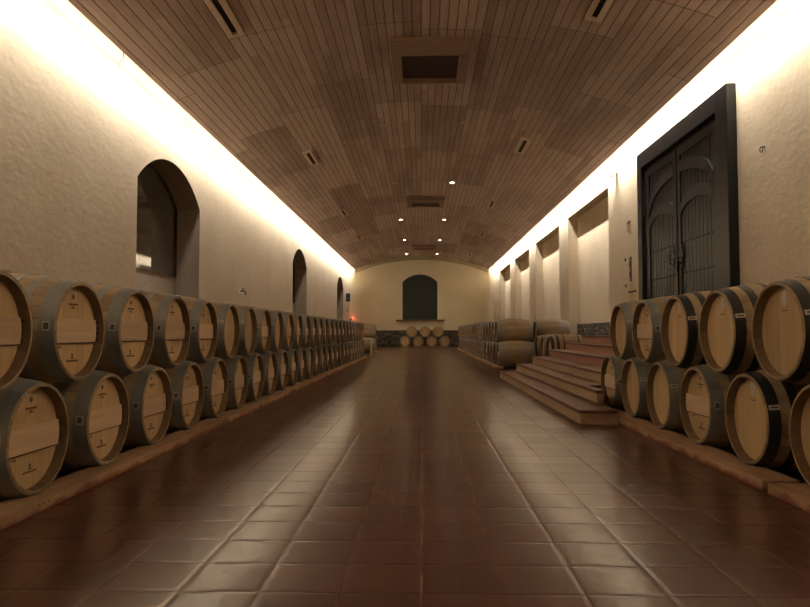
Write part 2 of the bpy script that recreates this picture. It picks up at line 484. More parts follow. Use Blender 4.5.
# left wall with three arched niches
NICHES = [(10.72, 13.80), (23.92, 26.86), (36.62, 39.52)]
SPR, ANX, DEP = 3.54, 4.16, 0.50
SILLF, SILLB, PANEB = 1.1, 1.1, 2.12
def arch_pts(y0, y1, spring, apex, n=18):
    hw = (y1 - y0) / 2; yc = (y0 + y1) / 2; rs = apex - spring
    rr = (hw * hw + rs * rs) / (2 * rs); an = math.asin(min(1, hw / rr))
    return [(yc + rr * math.sin(-an + 2 * an * i / n), apex - rr + rr * math.cos(-an + 2 * an * i / n)) for i in range(n + 1)]
bm = newbm()
X = -XW
prev = Y0
def rect(bm, P):
    bm.faces.new([bm.verts.new(p) for p in P])
rbm = newbm()
for (a0, a1) in NICHES:
    rect(bm, [(X, prev, 0), (X, a0, 0), (X, a0, TOP), (X, prev, TOP)])
    rect(bm, [(X, a0, 0), (X, a1, 0), (X, a1, SILLF), (X, a0, SILLF)])
    ap = arch_pts(a0, a1, SPR, ANX)
    strip(bm, [(X, y, z) for y, z in ap], [(X, y, TOP) for y, z in ap])
    con = [(a0, SILLF)] + ap + [(a1, SILLF)]
    conb = [(a0, SILLB)] + ap + [(a1, SILLB)]
    strip(rbm, [(X, y, z) for y, z in con], [(X - DEP - 0.05, y, z) for y, z in conb])
    rect(rbm, [(X, a0, SILLF), (X, a1, SILLF), (X - DEP - 0.05, a1, SILLB), (X - DEP - 0.05, a0, SILLB)])
    prev = a1
rect(bm, [(X, prev, 0), (X, Y1, 0), (X, Y1, TOP), (X, prev, TOP)])
# outer skin
box(bm, X - 0.9, X - 0.65, Y0, Y1, 0, TOP)
bmesh.ops.remove_doubles(bm, verts=bm.verts[:], dist=1e-4)
obj('wall_left', bm, M['wall'], kind='structure')
bmesh.ops.remove_doubles(rbm, verts=rbm.verts[:], dist=1e-4)
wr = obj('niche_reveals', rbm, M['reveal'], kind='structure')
wr.parent = bpy.data.objects['wall_left']
for i, (a0, a1) in enumerate(NICHES):
    ap = arch_pts(a0, a1, SPR, ANX)
    e = empty('window_%d' % (i + 1), (X - DEP, (a0 + a1) / 2, PANEB)); tag(e, kind='structure')
    cy = (a0 + a1) / 2
    poly = [(a0 - cy, 0)] + [(y - cy, z - PANEB) for y, z in ap] + [(a1 - cy, 0)]
    b2 = newbm(); prism(b2, poly, 'x', -0.03, -0.015)
    obj('pane', b2, M['glass'], e)
    b2 = newbm(); box(b2, -0.04, 0.0, a0 - cy, a1 - cy, SILLB - PANEB, -0.001)
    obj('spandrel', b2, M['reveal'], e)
    b2 = newbm()
    def inset(p, t=0.02):
        cz = 1.0
        v = Vector((0 - p[0], cz - p[1])); v.normalize()
        return (p[0] + v.x * t, p[1] + v.y * t)
    q = [inset(p) for p in poly]
    n = len(poly)
    for k in range(n):
        A, B, Cc, D = poly[k], poly[(k + 1) % n], q[(k + 1) % n], q[k]
        prism(b2, [A, B, Cc, D], 'x', -0.014, 0.02)
    obj('window_frame', b2, M['frame'], e)

# right wall: door stretch, then four rectangular recesses between pilasters
ALC = [(16.6, 21.15), (22.55, 27.2), (28.8, 33.3), (35.0, 39.5)]
ATOP, ADEP = 4.60, 0.30
bm = newbm(); X = XW; prev = Y0
for (a0, a1) in ALC:
    rect(bm, [(X, prev, 0), (X, a0, 0), (X, a0, TOP), (X, prev, TOP)])
    rect(bm, [(X, a0, ATOP), (X, a1, ATOP), (X, a1, TOP), (X, a0, TOP)])
    rect(bm, [(X, a0, ATOP), (X, a1, ATOP), (X + ADEP, a1, ATOP), (X + ADEP, a0, ATOP)])
    for y in (a0, a1):
        rect(bm, [(X, y, 0), (X + ADEP, y, 0), (X + ADEP, y, ATOP), (X, y, ATOP)])
    rect(bm, [(X + ADEP, a0, 0), (X + ADEP, a1, 0), (X + ADEP, a1, ATOP), (X + ADEP, a0, ATOP)])
    prev = a1
rect(bm, [(X, prev, 0), (X, Y1, 0), (X, Y1, TOP), (X, prev, TOP)])
box(bm, X + 0.4, X + 0.6, Y0, Y1, 0, TOP)
bmesh.ops.remove_doubles(bm, verts=bm.verts[:], dist=1e-4)
obj('wall_right', bm, M['wall'], kind='structure')

# far wall with the arched window opening
WX0, WX1, WS, WSP, WA = -1.24, 1.04, 1.76, 4.22, 4.72
bm = newbm()
ap = arch_pts(WX0, WX1, WSP, WA)
rect(bm, [(-XW - .6, Y1, 0), (WX0, Y1, 0), (WX0, Y1, TOP), (-XW - .6, Y1, TOP)])
rect(bm, [(WX1, Y1, 0), (XW + .6, Y1, 0), (XW + .6, Y1, TOP), (WX1, Y1, TOP)])
rect(bm, [(WX0, Y1, 0), (WX1, Y1, 0), (WX1, Y1, WS), (WX0, Y1, WS)])
strip(bm, [(x, Y1, z) for x, z in ap], [(x, Y1, TOP) for x, z in ap])
con = [(WX0, WS)] + ap + [(WX1, WS), (WX0, WS)]
strip(bm, [(x, Y1, z) for x, z in con], [(x, Y1 + 0.2, z) for x, z in con])
box(bm, -XW - .6, XW + .6, Y1 + 0.22, Y1 + 0.3, 0, TOP)
bmesh.ops.remove_doubles(bm, verts=bm.verts[:], dist=1e-4)
obj('wall_far', bm, M['far'], kind='structure')
e = tag(empty('window_4', ((WX0 + WX1) / 2, Y1, WS)), kind='structure')
cx = (WX0 + WX1) / 2
b2 = newbm(); prism(b2, [(WX0 - cx, 0)] + [(x - cx, z - WS) for x, z in ap] + [(WX1 - cx, 0)], 'y', 0.12, 0.18)
obj('shutter', b2, M['blind'], e)
b2 = newbm(); box(b2, -1.58, 1.60, -0.14, 0.10, -0.09, 0.0, 0.01)
obj('window_sill', b2, M['sill'], e)
b2 = newbm()
po = [(x - cx, z - WS) for x, z in arch_pts(WX0 - .12, WX1 + .12, WSP, WA + .12)]
pi_ = [(x - cx, z - WS) for x, z in ap]
for k in range(len(po) - 1):
    prism(b2, [pi_[k], pi_[k + 1], po[k + 1], po[k]], 'y', -0.05, 0.0)
obj('arch_moulding', b2, M['far'], e)
b2 = newbm()
for zz in (0.8, 1.6): box(b2, -1.13, 1.13, 0.10, 0.12, zz, zz + 0.04)
box(b2, -0.02, 0.02, 0.10, 0.12, 0.01, 2.85)
obj('shutter_rail', b2, M['frame'], e)
# near wall behind the camera
bm = newbm(); box(bm, -XW - .6, XW + .6, Y0 - 0.3, Y0, 0, TOP)
obj('wall_near', bm, M['wall'], kind='structure')
# vault moulding against the far wall
bm = newbm()
for i in range(N):
    (x0, z0), (x1, z1) = low[i], low[i + 1]
    prism(bm, [(x0, z0 - 0.17), (x1, z1 - 0.17), (x1, z1 - 0.002), (x0, z0 - 0.002)], 'y', Y1 - 0.16, Y1)
    prism(bm, [(x0, z0 - 0.20), (x1, z1 - 0.20), (x1, z1 - 0.17), (x0, z0 - 0.17)], 'y', Y1 - 0.10, Y1)
obj('trim_1', bm, M['trimp'], kind='structure')
# stone plinths
bm = newbm(); box(bm, -XW, XW, Y1 - 0.06, Y1, 0, 1.07, 0.01)
obj('baseboard_far', bm, M['stone'], kind='structure')
bm = newbm()
for a0, a1 in ALC: box(bm, XW + ADEP - 0.05, XW + ADEP, a0, a1, 0, 1.22, 0.008)
obj('baseboard_right', bm, M['stone'], kind='structure')

# ------------------------------------------------------------------ big door on the right wall
D0, D1, DB, DT = 9.83, 13.93, 0.90, 4.68
dc = 11.95
door = tag(empty('door_1', (XW, dc, DB)), kind='structure')
def dl(y): return y - dc
def dz(z): return z - DB
XF = -0.15                                   # front of the frame, local x
b2 = newbm()
box(b2, XF, 0, dl(D0), dl(10.20), 0, dz(DT), 0.008)
box(b2, XF, 0, dl(13.68), dl(D1), 0, dz(DT), 0.008)
box(b2, XF, 0, dl(10.20), dl(13.68), dz(4.36), dz(DT), 0.008)
obj('door_frame', b2, M['doorwood'], door)
b2 = newbm(); box(b2, -0.012, -0.002, dl(10.2), dl(13.68), 0, dz(4.36)); obj('door_backing', b2, M['dark'], door)
def big_arch(y, k=0.0):      # arch running over both leaves
    t = min(1, abs(y - dc) / 1.42)
    return 3.52 + 0.50 * math.sqrt(max(0, 1 - t * t)) - k
leafs = []
for side, (a0, a1) in ((0, (10.23, 11.935)), (1, (11.965, 13.65))):
    leaf = empty('door_leaf', (0, 0, 0)); leaf.parent = door
    outer0, outer1 = a0, a1
    so = 0.24; si = 0.13
    p0, p1 = (a0 + so, a1 - si) if side == 0 else (a0 + si, a1 - so)
    # stiles and rails
    b2 = newbm()
    box(b2, -0.085, -0.025, dl(a0), dl(p0), 0.01, dz(4.27), 0.005)
    box(b2, -0.085, -0.025, dl(p1), dl(a1), 0.01, dz(4.27), 0.005)
    box(b2, -0.084, -0.025, dl(p0), dl(p1), dz(4.12), dz(4.27))
    box(b2, -0.084, -0.025, dl(p0), dl(p1), 0.01, 0.28)
    obj('door_stile', b2, M['doorwood'], leaf)
    # planks
    b2 = newbm(); nb = 9
    for k in range(nb):
        y0_, y1_ = p0 + (p1 - p0) * k / nb, p0 + (p1 - p0) * (k + 1) / nb
        box(b2, -0.062, -0.03, dl(y0_) + 0.007, dl(y1_) - 0.007, 0.28, dz(4.12), 0.004)
    obj('plank_panel', b2, M['doorwood'], leaf)
    # curved rails
    nseg = 16
    b2 = newbm()
    for k in range(nseg):
        ya, yb = p0 + (p1 - p0) * k / nseg, p0 + (p1 - p0) * (k + 1) / nseg
        za, zb = big_arch(ya), big_arch(yb)
        prism(b2, [(dl(ya), dz(za - .2)), (dl(yb), dz(zb - .2)), (dl(yb), dz(zb)), (dl(ya), dz(za))], 'x', -0.090, -0.06)
    obj('arched_rail', b2, M['doorwood'], leaf)
    b2 = newbm(); pc = (p0 + p1) / 2; ph = (p1 - p0) / 2
    for k in range(nseg):
        ya, yb = p0 + (p1 - p0) * k / nseg, p0 + (p1 - p0) * (k + 1) / nseg
        f = lambda y: 2.98 + 0.26 * math.sqrt(max(0, 1 - ((y - pc) / (ph * 1.02)) ** 2))
        prism(b2, [(dl(ya), dz(f(ya))), (dl(yb), dz(f(yb))), (dl(yb), dz(f(yb) + .20)), (dl(ya), dz(f(ya) + .20))], 'x', -0.088, -0.06)
    obj('arched_rail', b2, M['doorwood'], leaf)
    # stud rows
    for zz in (2.55, 2.0, 1.45):
        for k in range(nb):
            yy = p0 + (p1 - p0) * (k + 0.5) / nb
            b2 = newbm(); bmesh.ops.create_uvsphere(b2, u_segments=8, v_segments=5, radius=0.017)
            obj('stud', b2, M['iron'], leaf, (-0.066, dl(yy), dz(zz)), smooth=True)
    for zz in (3.45, 2.6, 1.4):
        b2 = newbm(); yy = a0 + 0.03 if side == 0 else a1 - 0.03
        cyl(b2, (-0.098, dl(yy)), 'z', 0.022, dz(zz) - 0.10, dz(zz) + 0.10, 10)
        obj('hinge', b2, M['iron'], leaf, smooth=True)
    b2 = newbm(); yy = a1 - 0.17 if side == 0 else a0 + 0.17
    box(b2, -0.10, -0.085, dl(yy) - 0.04, dl(yy) + 0.04, dz(2.12), dz(2.5), 0.004)
    tube(b2, [(-0.10, dl(yy), dz(2.18)), (-0.16, dl(yy), dz(2.22)), (-0.165, dl(yy), dz(2.32)), (-0.16, dl(yy), dz(2.42)), (-0.10, dl(yy), dz(2.46))], 0.011)
    obj('door_handle', b2, M['iron'], leaf, smooth=True)
b2 = newbm()
box(b2, -0.125, -0.10, dl(11.62), dl(12.28), dz(2.29), dz(2.36), 0.005)
for yy in (11.68, 11.9, 12.2): box(b2, -0.13, -0.084, dl(yy) - .02, dl(yy) + .02, dz(2.27), dz(2.375), 0.004)
obj('bolt_bar', b2, M['iron'], door)
b2 = newbm()
box(b2, -0.12, -0.09, dl(11.90), dl(11.98), dz(2.02), dz(2.22), 0.01)
obj('padlock', b2, M['iron'], door)
b2 = newbm(); box(b2, -0.105, -0.084, dl(11.93), dl(11.98), 0.01, dz(4.27), 0.004)
obj('door_astragal', b2, M['doorwood'], door)

# ------------------------------------------------------------------ staircase
st = tag(empty('staircase', (1.63, 6.95, 0)), 'broad flight of six terracotta steps rising to the dark door', 'staircase')
YE = 14.0
fronts = [1.63, 1.98, 2.32, 2.67, 3.02, 3.37]
y_near = [6.95, 7.62, 8.32, 8.32, 8.32, 8.32]
for k in range(6):
    x0 = fronts[k] - 1.63
    ya, yb = y_near[k] - 6.95, YE - 6.95
    z0, z1 = 0.148 * k, 0.148 * (k + 1)
    if k == 0:   poly = [(0.02, 0), (0.41, 0), (0.41, 1.38), (XW - 1.65, 1.38), (XW - 1.65, yb), (0.02, yb)]
    elif k == 1: poly = [(x0 + .02, ya), (0.45, ya), (0.45, 1.38), (XW - 1.65, 1.38), (XW - 1.65, yb), (x0 + .02, yb)]
    elif k == 5: poly = [(x0 + .02, ya - 1.0), (XW - 1.65, ya - 1.0), (XW - 1.65, yb), (x0 + .02, yb)]
    else:        poly = [(x0 + .02, ya), (XW - 1.65, ya), (XW - 1.65, yb), (x0 + .02, yb)]
    sb = newbm(); prism(sb, poly, 'z', z0 if k < 5 else 0.0 if False else z0, z1 - 0.035)
    step = obj('step', sb, M['riser'] if k < 3 else M['riserred'], st)
    p2 = []
    mx = min(p[0] for p in poly); my = min(p[1] for p in poly)
    for (px, py) in poly:
        p2.append((px - 0.02 if px == mx else px, py - 0.015 if py == my else py))
    tb = newbm(); prism(tb, p2, 'z', z1 - 0.035, z1)
    es = [e_ for e_ in tb.edges]
    bmesh.ops.bevel(tb, geom=es, offset=0.006, segments=2, affect='EDGES')
    obj('tread', tb, M['tread'], step)

# ------------------------------------------------------------------ barrels
CHD = 0.058
L, RH, RB = 0.95, 0.302, 0.360
def prof(x):
    t = (x - L / 2) / (L / 2)
    return RH + (RB - RH) * (1 - abs(t) ** 2.1)
def make_meshes():
    S = {}
    def mk(name, f, mats, smooth=True):
        b = newbm(); f(b)
        bmesh.ops.recalc_face_normals(b, faces=b.faces[:])
        me = bpy.data.meshes.new(name); b.to_mesh(me); b.free()
        for m in mats: me.materials.append(m)
        if smooth:
            for p in me.polygons: p.use_smooth = True
            me.set_sharp_from_angle(angle=math.radians(35))
        S[name] = me
    CH = 0.058     # chime depth
    for suf, n in (('', 72), ('_lo', 32)):
        xs_ = [0.006] + [L * i / 16 for i in range(1, 16)] + [L - 0.006]
        def f(b, n=n, xs_=xs_):
            outer = [(0.0, prof(0) - 0.006)] + [(x, prof(x)) for x in xs_] + [(L, prof(L) - 0.006)]
            inner_b = [(L, RH - 0.018), (L - CH + .005, RH - 0.026), (L - CH - .01, RH - 0.026)]
            inner_f = [(CH + .01, RH - 0.026), (CH - .005, RH - 0.026), (0, RH - 0.018)]
            lathe(b, outer + inner_b[:1], n)
            lathe(b, inner_b, n, mi=1)
            lathe(b, inner_f, n, mi=1)
            lathe(b, [inner_f[-1], (0.0, prof(0) - 0.006)], n)
            bmesh.ops.remove_doubles(b, verts=b.verts[:], dist=1e-5)
        mk('staves' + suf, f, [M['staves'], M['chime']])
        mk('head' + suf, lambda b, n=n: lathe(b, [(CH, RH - 0.024), (CH + 0.018, RH - 0.024)], n, True, True), [M['head']], False)
    def hoop(b, x0, x1, n, off=0.003):
        k = max(2, int((x1 - x0) / 0.03))
        pts = [(x0 + (x1 - x0) * i / k) for i in range(k + 1)]
        o = [(x, prof(x) + off) for x in pts]
        i_ = [(x, prof(x) - 0.001) for x in pts][::-1]
        lathe(b, o + i_, n, closed=True)
        # overlap and two rivets of the hoop joint
        if n > 40:
            for a_ in (0.55, 0.63):
                for q in (0.3, 0.7):
                    x = x0 + (x1 - x0) * q; r = prof(x) + off
                    bmesh.ops.create_icosphere(b, subdivisions=1, radius=0.005, matrix=Matrix.Translation((x, r * math.sin(a_), r * math.cos(a_))))
    HS = {'wide': [(0.004, 0.088), (0.165, 0.215), (0.29, 0.325)], 'slim': [(0.004, 0.062), (0.115, 0.150), (0.235, 0.272)], 'blk': [(0.006, 0.075), (0.140, 0.195), (0.29, 0.32)]}
    S['HS'] = HS
    for key, hs in HS.items():
        mt = M['black'] if key == 'blk' else M['galv']
        full = hs + [(L - b_, L - a_) for a_, b_ in hs]
        for i, (a_, b_) in enumerate(full):
            for suf, n in (('', 72), ('_lo', 32)):
                mk('hoop_%s_%d%s' % (key, i, suf), lambda b, a_=a_, b_=b_, n=n: hoop(b, a_, b_, n), [mt])
    # cross bar laid over the head, width 0.14
    rb_ = RH - 0.040
    def bar(b):
        hw = 0.072
        n = 10
        a_ = math.asin(hw / rb_)
        pts = []
        for i in range(n + 1):
            t = -a_ + 2 * a_ * i / n; pts.append((rb_ * math.cos(t), rb_ * math.sin(t)))
        for i in range(n + 1):
            t = PI - a_ + 2 * a_ * i / n; pts.append((rb_ * math.cos(t), rb_ * math.sin(t)))
        prism(b, pts, 'x', CH - 0.019, CH - 0.0005)
        yy = math.sqrt(rb_ ** 2 - hw ** 2)
        box(b, CH - 0.012, CH + 0.001, -yy, yy, -hw - 0.010, -hw + 0.001, mi=1)  # thin dark strip: the shadow line below the bar, put in as colour
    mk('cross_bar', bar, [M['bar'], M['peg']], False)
    mk('peg', lambda b: cyl(b, (0, 0), 'x', 0.009, -0.014, 0.004, 8), [M['peg']])
    # brand marks
    def marks(which):
        def f(b):
            x0, x1 = CH - 0.0015, CH + 0.002
            def r(y, z, w_, h_): box(b, x0, x1, y - w_ / 2, y + w_ / 2, z - h_ / 2, z + h_ / 2)
            if which == 0: cyl(b, (0, 0.213), 'x', 0.016, x0, x1, 14)
            if which == 1:
                for q in range(9): r(-0.048 + q * 0.012, 0.165, 0.009, 0.012)
                for q in (-1, 0, 1): r(q * 0.012, 0.145, 0.009, 0.013)
            if which == 2:
                for q in (-1, 0, 1): r(0.15 + q * 0.014, -0.10, 0.009, 0.012)
            if which == 3:
                r(0, -0.150, 0.022, 0.016); r(0, -0.168, 0.030, 0.012)
                for q in range(11): r(-0.060 + q * 0.012, -0.186, 0.009, 0.011)
        return f
    mk('emblem', marks(0), [M['ink']], False)
    mk('lettering_top', marks(1), [M['ink']], False)
    mk('number', marks(2), [M['ink']], False)
    mk('lettering_low', marks(3), [M['ink']], False)
    def smallmark(b):
        x0, x1 = CH - 0.0015, CH + 0.002
        for q in range(8): box(b, x0, x1, -0.036 + q * 0.010 - .003, -0.036 + q * 0.010 + .003, 0.122, 0.129)
    mk('maker_text', smallmark, [M['ink']], False)
    def shield(b):
        pts = [(-0.026, 0.235), (-0.014, 0.246), (0, 0.252), (0.014, 0.246), (0.026, 0.235), (0.030, 0.19), (0.020, 0.165), (0, 0.148), (-0.020, 0.165), (-0.030, 0.19)]
        prism(b, pts, 'x', CH - 0.002, CH + 0.002)
    mk('shield_sticker', shield, [M['white']], False)
    def patch(b, x0, x1, angm, dang, off):
        n = 5
        ring = []
        for x in (x0, x1):
            for o_ in (off, 0.001):
                ring.append([b.verts.new((x, (prof(x) + o_) * math.sin(angm + dang * (i / n - .5)), (prof(x) + o_) * math.cos(angm + dang * (i / n - .5)))) for i in range(n + 1)])
        A, Ai, B, Bi = ring
        for i in range(n):
            b.faces.new((A[i], A[i + 1], B[i + 1], B[i])); b.faces.new((Ai[i], Ai[i + 1], Bi[i + 1], Bi[i]))
            b.faces.new((A[i], A[i + 1], Ai[i + 1], Ai[i])); b.faces.new((B[i], B[i + 1], Bi[i + 1], Bi[i]))
        for i in (0, n): b.faces.new((A[i], B[i], Bi[i], Ai[i]))
    for sd in (1, -1):
        t = 'p' if sd > 0 else 'm'
        mk('square_label_' + t, lambda b, sd=sd: patch(b, 0.028, 0.066, sd * 1.48, 0.17, 0.0045), [M['white']])
        def code(b, sd=sd):
            patch(b, 0.033, 0.061, sd * 1.48, 0.125, 0.0052)
        mk('barcode_' + t, code, [M['inkgrey']])
        mk('strip_label_' + t, lambda b, sd=sd: patch(b, 0.014, 0.078, sd * 1.22, 0.10, 0.0045), [M['white']])
        mk('print_' + t, lambda b, sd=sd: patch(b, 0.024, 0.068, sd * 1.22, 0.035, 0.0052), [M['inkgrey']])
    def bung(b):
        cyl(b, (L / 2, 0), 'z', 0.028, RB - 0.005, RB + 0.018, 14)
    mk('bung', bung, [M['bung']])
    # one-piece far barrel
    def farb(b, key):
        n = 24
        full = HS[key] + [(L - b_, L - a_) for a_, b_ in HS[key]][::-1]
        xs_ = sorted({0.0, L} | {v for p in full for v in p} | {L * i / 10 for i in range(1, 10)})
        for i in range(len(xs_) - 1):
            m_ = (xs_[i] + xs_[i + 1]) / 2
            on = any(a_ < m_ < b_ for a_, b_ in full)
            o = 0.003 if on else 0.0
            lathe(b, [(xs_[i], prof(xs_[i]) + o), (xs_[i + 1], prof(xs_[i + 1]) + o)], n, mi=2 if on else 0)
        lathe(b, [(0, prof(0)), (0, RH - .018), (CH, RH - .026)], n, mi=0)
        lathe(b, [(CH, RH - .026), (CH, 0.002)], n, False, True, mi=1)
        lathe(b, [(L, prof(L)), (L, RH - .018), (L - CH, RH - .026)], n, mi=0)
        lathe(b, [(L - CH, RH - .026), (L - CH, 0.002)], n, False, True, mi=1)
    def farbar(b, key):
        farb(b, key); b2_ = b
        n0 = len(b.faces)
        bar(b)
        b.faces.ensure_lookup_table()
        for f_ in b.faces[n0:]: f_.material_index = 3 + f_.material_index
    for key in ('slim', 'wide'):
        mt = M['galv']
        mk('far_%s' % key, lambda b, key=key: farb(b, key), [M['staves'], M['head'], mt, M['bar']])
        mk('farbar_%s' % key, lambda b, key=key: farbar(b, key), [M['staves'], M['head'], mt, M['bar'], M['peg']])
    return S
S = make_meshes()
def child(name, me, parent, loc=(0, 0, 0), label=None):
    o = bpy.data.objects.new(name, me); C.objects.link(o); o.parent = parent; o.location = loc
    if label: o['label'] = label
    return o
PROTO = {}
def proto(kind, hoops, lod, side):
    """kind: bar / plain / shield"""
    key = (kind, hoops, lod, side)
    if key in PROTO: return PROTO[key], True
    t = 'p' if side > 0 else 'm'
    if lod == 2:
        me = S[('farbar_' if kind == 'bar' else 'far_') + ('slim' if hoops == 'blk' else hoops)]
        r = bpy.data.objects.new('wine_barrel', me); C.objects.link(r)
        PROTO[key] = r
        return r, False
    suf = '' if lod == 0 else '_lo'
    r = empty('wine_barrel')
    ax = (0, 0, 0)
    child('staves', S['staves' + suf], r)
    hd = child('head', S['head' + suf], r)
    for i in range(6):
        child('hoop', S['hoop_%s_%d%s' % (hoops, i, suf)], r)
    if kind == 'bar':
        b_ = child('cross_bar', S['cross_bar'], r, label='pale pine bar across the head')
        if lod == 0:
            for sy in (1, -1):
                for q in (-1.5, -0.5, 0.5, 1.5):
                    zz = q * 0.036
                    yy = sy * (math.sqrt((RH - 0.033) ** 2 - zz * zz))
                    child('peg', S['peg'], b_, (0.040, yy, zz))
            child('emblem', S['emblem'], hd); child('lettering', S['lettering_top'], hd)
            child('number', S['number'], hd); child('lettering', S['lettering_low'], hd)
    if kind == 'shield' :
        child('sticker', S['shield_sticker'], hd, label='white shield shaped sticker')
        child('maker_text', S['maker_text'], hd)
    if lod == 0:
        if hoops == 'blk' or kind == 'plain':
            l_ = child('label', S['strip_label_' + t], r, label='white paper strip on the hoop')
            child('print', S['print_' + t], l_)
        else:
            l_ = child('label', S['square_label_' + t], r, label='white square label on the hoop')
            child('barcode', S['barcode_' + t], l_)
        child('bung', S['bung'], r)
    PROTO[key] = r
    return r, False
def copy_tree(o, parent=None):
    c = o.copy(); C.objects.link(c)
    if parent is not None: c.parent = parent
    for ch in o.children: copy_tree(ch, c)
    return c
# 'Empty at the base': the tree hangs from the barrel's axis; the root sits at the axis height
def barrel(x, y, z, rz, kind, hoops, lod, side, label, group, dr=None):
    o, used = proto(kind, hoops, lod, side)
    if used: o = copy_tree(o)
    o.location = (x, y, z)
    o.rotation_euler = (0, 0, rz)
    tag(o, label, 'barrel', group)
    return o
ORD = ['first', 'second', 'third', 'fourth', 'fifth', 'sixth', 'seventh', 'eighth', 'ninth', 'tenth', 'eleventh', 'twelfth', 'thirteenth', 'fourteenth', 'fifteenth', 'sixteenth', 'seventeenth', 'eighteenth', 'nineteenth', 'twentieth', 'twenty-first', 'twenty-second', 'twenty-third', 'twenty-fourth', 'twenty-fifth', 'twenty-sixth', 'twenty-seventh', 'twenty-eighth', 'twenty-ninth', 'thirtieth']
desc = {'bar': 'pale bar across its head', 'plain': 'plain head', 'shield': 'white shield sticker'}
ZL, ZU = 0.371, 0.967
XL = -2.12
rnd = random.Random(3)
def lod_of(y): return 0 if y < 13 else (1 if y < 20 else 2)
SPL = 0.822
plain_up = {5, 6, 8, 14, 19, 23}
NLU = 26
for k in range(NLU):
    y = 3.25 + SPL * k
    kd = 'plain' if k in plain_up else 'bar'
    barrel(XL, y, ZU, PI + rnd.uniform(-.006, .006), kd, 'wide', lod_of(y), 1,
           'grey hooped oak barrel, %s, %s from camera in upper left tier' % (desc[kd], ORD[k]), 'barrels in the upper tier along the left wall')
for k in range(NLU):
    y = 3.65 + SPL * k
    kd = 'plain' if k in (11, 17) else 'bar'
    barrel(XL, y, ZL, PI + rnd.uniform(-.006, .006), kd, 'wide', lod_of(y), 1,
           'grey hooped oak barrel, %s, %s from camera in lower left tier' % (desc[kd], ORD[k]), 'barrels in the lower tier along the left wall')
# two stacks of the far left group past the gap
for k, y in enumerate((30.3, 31.12)):
    barrel(XL, y, ZL, PI, 'plain', 'slim', 1, 1, 'floor level barrel of short stack beyond gap in left row, %s' % ('front one' if k == 0 else 'behind the front one'), 'short stack past the gap in the left row')
barrel(XL, 30.71, ZU, PI, 'plain', 'slim', 1, 1, 'top barrel of the short stack beyond the gap in the left row', 'short stack past the gap in the left row')
# right near stack, counted from the stairs
XR = 2.20
upper = [(7.47, 'plain', 'wide'), (6.66, 'bar', 'wide'), (5.83, 'shield', 'blk'), (5.0, 'shield', 'blk'), (4.16, 'shield', 'blk')]
lower = [(7.90, 'bar', 'wide'), (7.07, 'plain', 'wide'), (6.25, 'plain', 'wide'), (5.42, 'bar', 'wide'), (4.58, 'shield', 'blk'), (3.74, 'plain', 'blk')]
for nm, lst, z in (('upper', upper, ZU), ('lower', lower, ZL)):
    for k, (y, kd, hp) in enumerate(lst):
        barrel(XR, y, z, rnd.uniform(-.006, .006), kd, hp, 0, -1,
               '%s hooped barrel, %s, %s from stairs, %s tier, right foreground' % ('black' if hp == 'blk' else 'grey', desc[kd], ORD[k], nm),
               'barrels stacked on the right in the foreground')
# long right stack beyond the stairs
XA = 2.02
NA = 23
for nm, z, y0 in (('upper', ZU, 18.0), ('lower', ZL, 17.6)):
    for k in range(NA):
        y = y0 + 0.825 * k
        barrel(XA, y, z, rnd.uniform(-.006, .006), 'plain' if rnd.random() < .6 else 'bar', 'slim', 1 if k < 5 else 2, -1,
               'oak barrel beyond the stairs, %s tier of long right stack, %s from camera' % (nm, ORD[k]), 'barrels in the long stack beyond the stairs')
# second stack behind it, by the right wall
ZB = 0.175
for k, y in enumerate((15.7, 16.52, 17.34)):
    barrel(3.0, y, ZL + ZB, 0, 'plain', 'blk' if k == 0 else 'slim', 1, -1,
           'single tier barrel raised on tall timbers behind the stairs, %s from camera' % ORD[k], 'raised barrels behind the stairs')
for nm, z, ys in (('lower', ZL, [18.9, 19.722, 20.544]), ('upper', ZU, [19.311, 20.133])):
    for k, y in enumerate(ys):
        barrel(3.3, y, z, 0, 'plain', 'slim', 1, -1,
               '%s tier barrel of small stack by the right wall, %s from camera' % (nm, ORD[k]), 'small barrel stack by the right wall')
# pile below the far window: heads face the camera
for k, x in enumerate((-1.03, -0.20, 0.63, 1.46)):
    barrel(x, 41.3, ZL, PI / 2, 'plain', 'slim', 1, -1, 'bottom barrel of the pile under the far window, %s from left' % ORD[k], 'pile of barrels under the far window')
for k, x in enumerate((-0.615, 0.215, 1.045)):
    barrel(x, 41.3, ZU, PI / 2, 'plain', 'slim', 1, -1, 'top barrel of the pile under the far window, %s from left' % ORD[k], 'pile of barrels under the far window')

# ------------------------------------------------------------------ rails the barrels lie on
ZR = 0.064
def stencil(bm_, x, y, s):
    for q in range(3):
        box(bm_, x - 0.001, x + 0.001, y + q * 0.045 * 1 - .008, y + q * 0.045 + .008, 0.034, 0.048)
def rail(x0, x1, y0, y1, label, group, dz=0.0, face=0, marks=True):
    e_ = None
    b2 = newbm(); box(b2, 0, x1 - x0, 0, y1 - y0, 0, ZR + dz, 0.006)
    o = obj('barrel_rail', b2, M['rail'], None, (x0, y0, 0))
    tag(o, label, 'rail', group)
    if marks and face:
        fx = (x1 - x0) if face > 0 else 0.0
        t = 0.9
        while t < (y1 - y0) - .3:
            b3 = newbm(); stencil(b3, fx, t, 1); t += 1.35
            obj('stamped_mark', b3, M['ink'], o)
    return o
lf = [(2.6, 6.9), (6.94, 10.6), (10.64, 14.25), (14.31, 18.0), (18.04, 21.4), (21.44, 24.6)]
for k, (a0, a1) in enumerate(lf):
    rail(-2.22, -2.03, a0, a1, 'pale wine stained timber under the left barrels, aisle side, %s from camera' % ORD[k], 'rails under the left row', face=1)
    rail(-3.06, -2.90, a0, a1, 'timber rail under the left barrels, wall side, %s from camera' % ORD[k], 'back rails under the left row', marks=False)
rf = [(2.6, 4.02), (4.08, 8.26)]
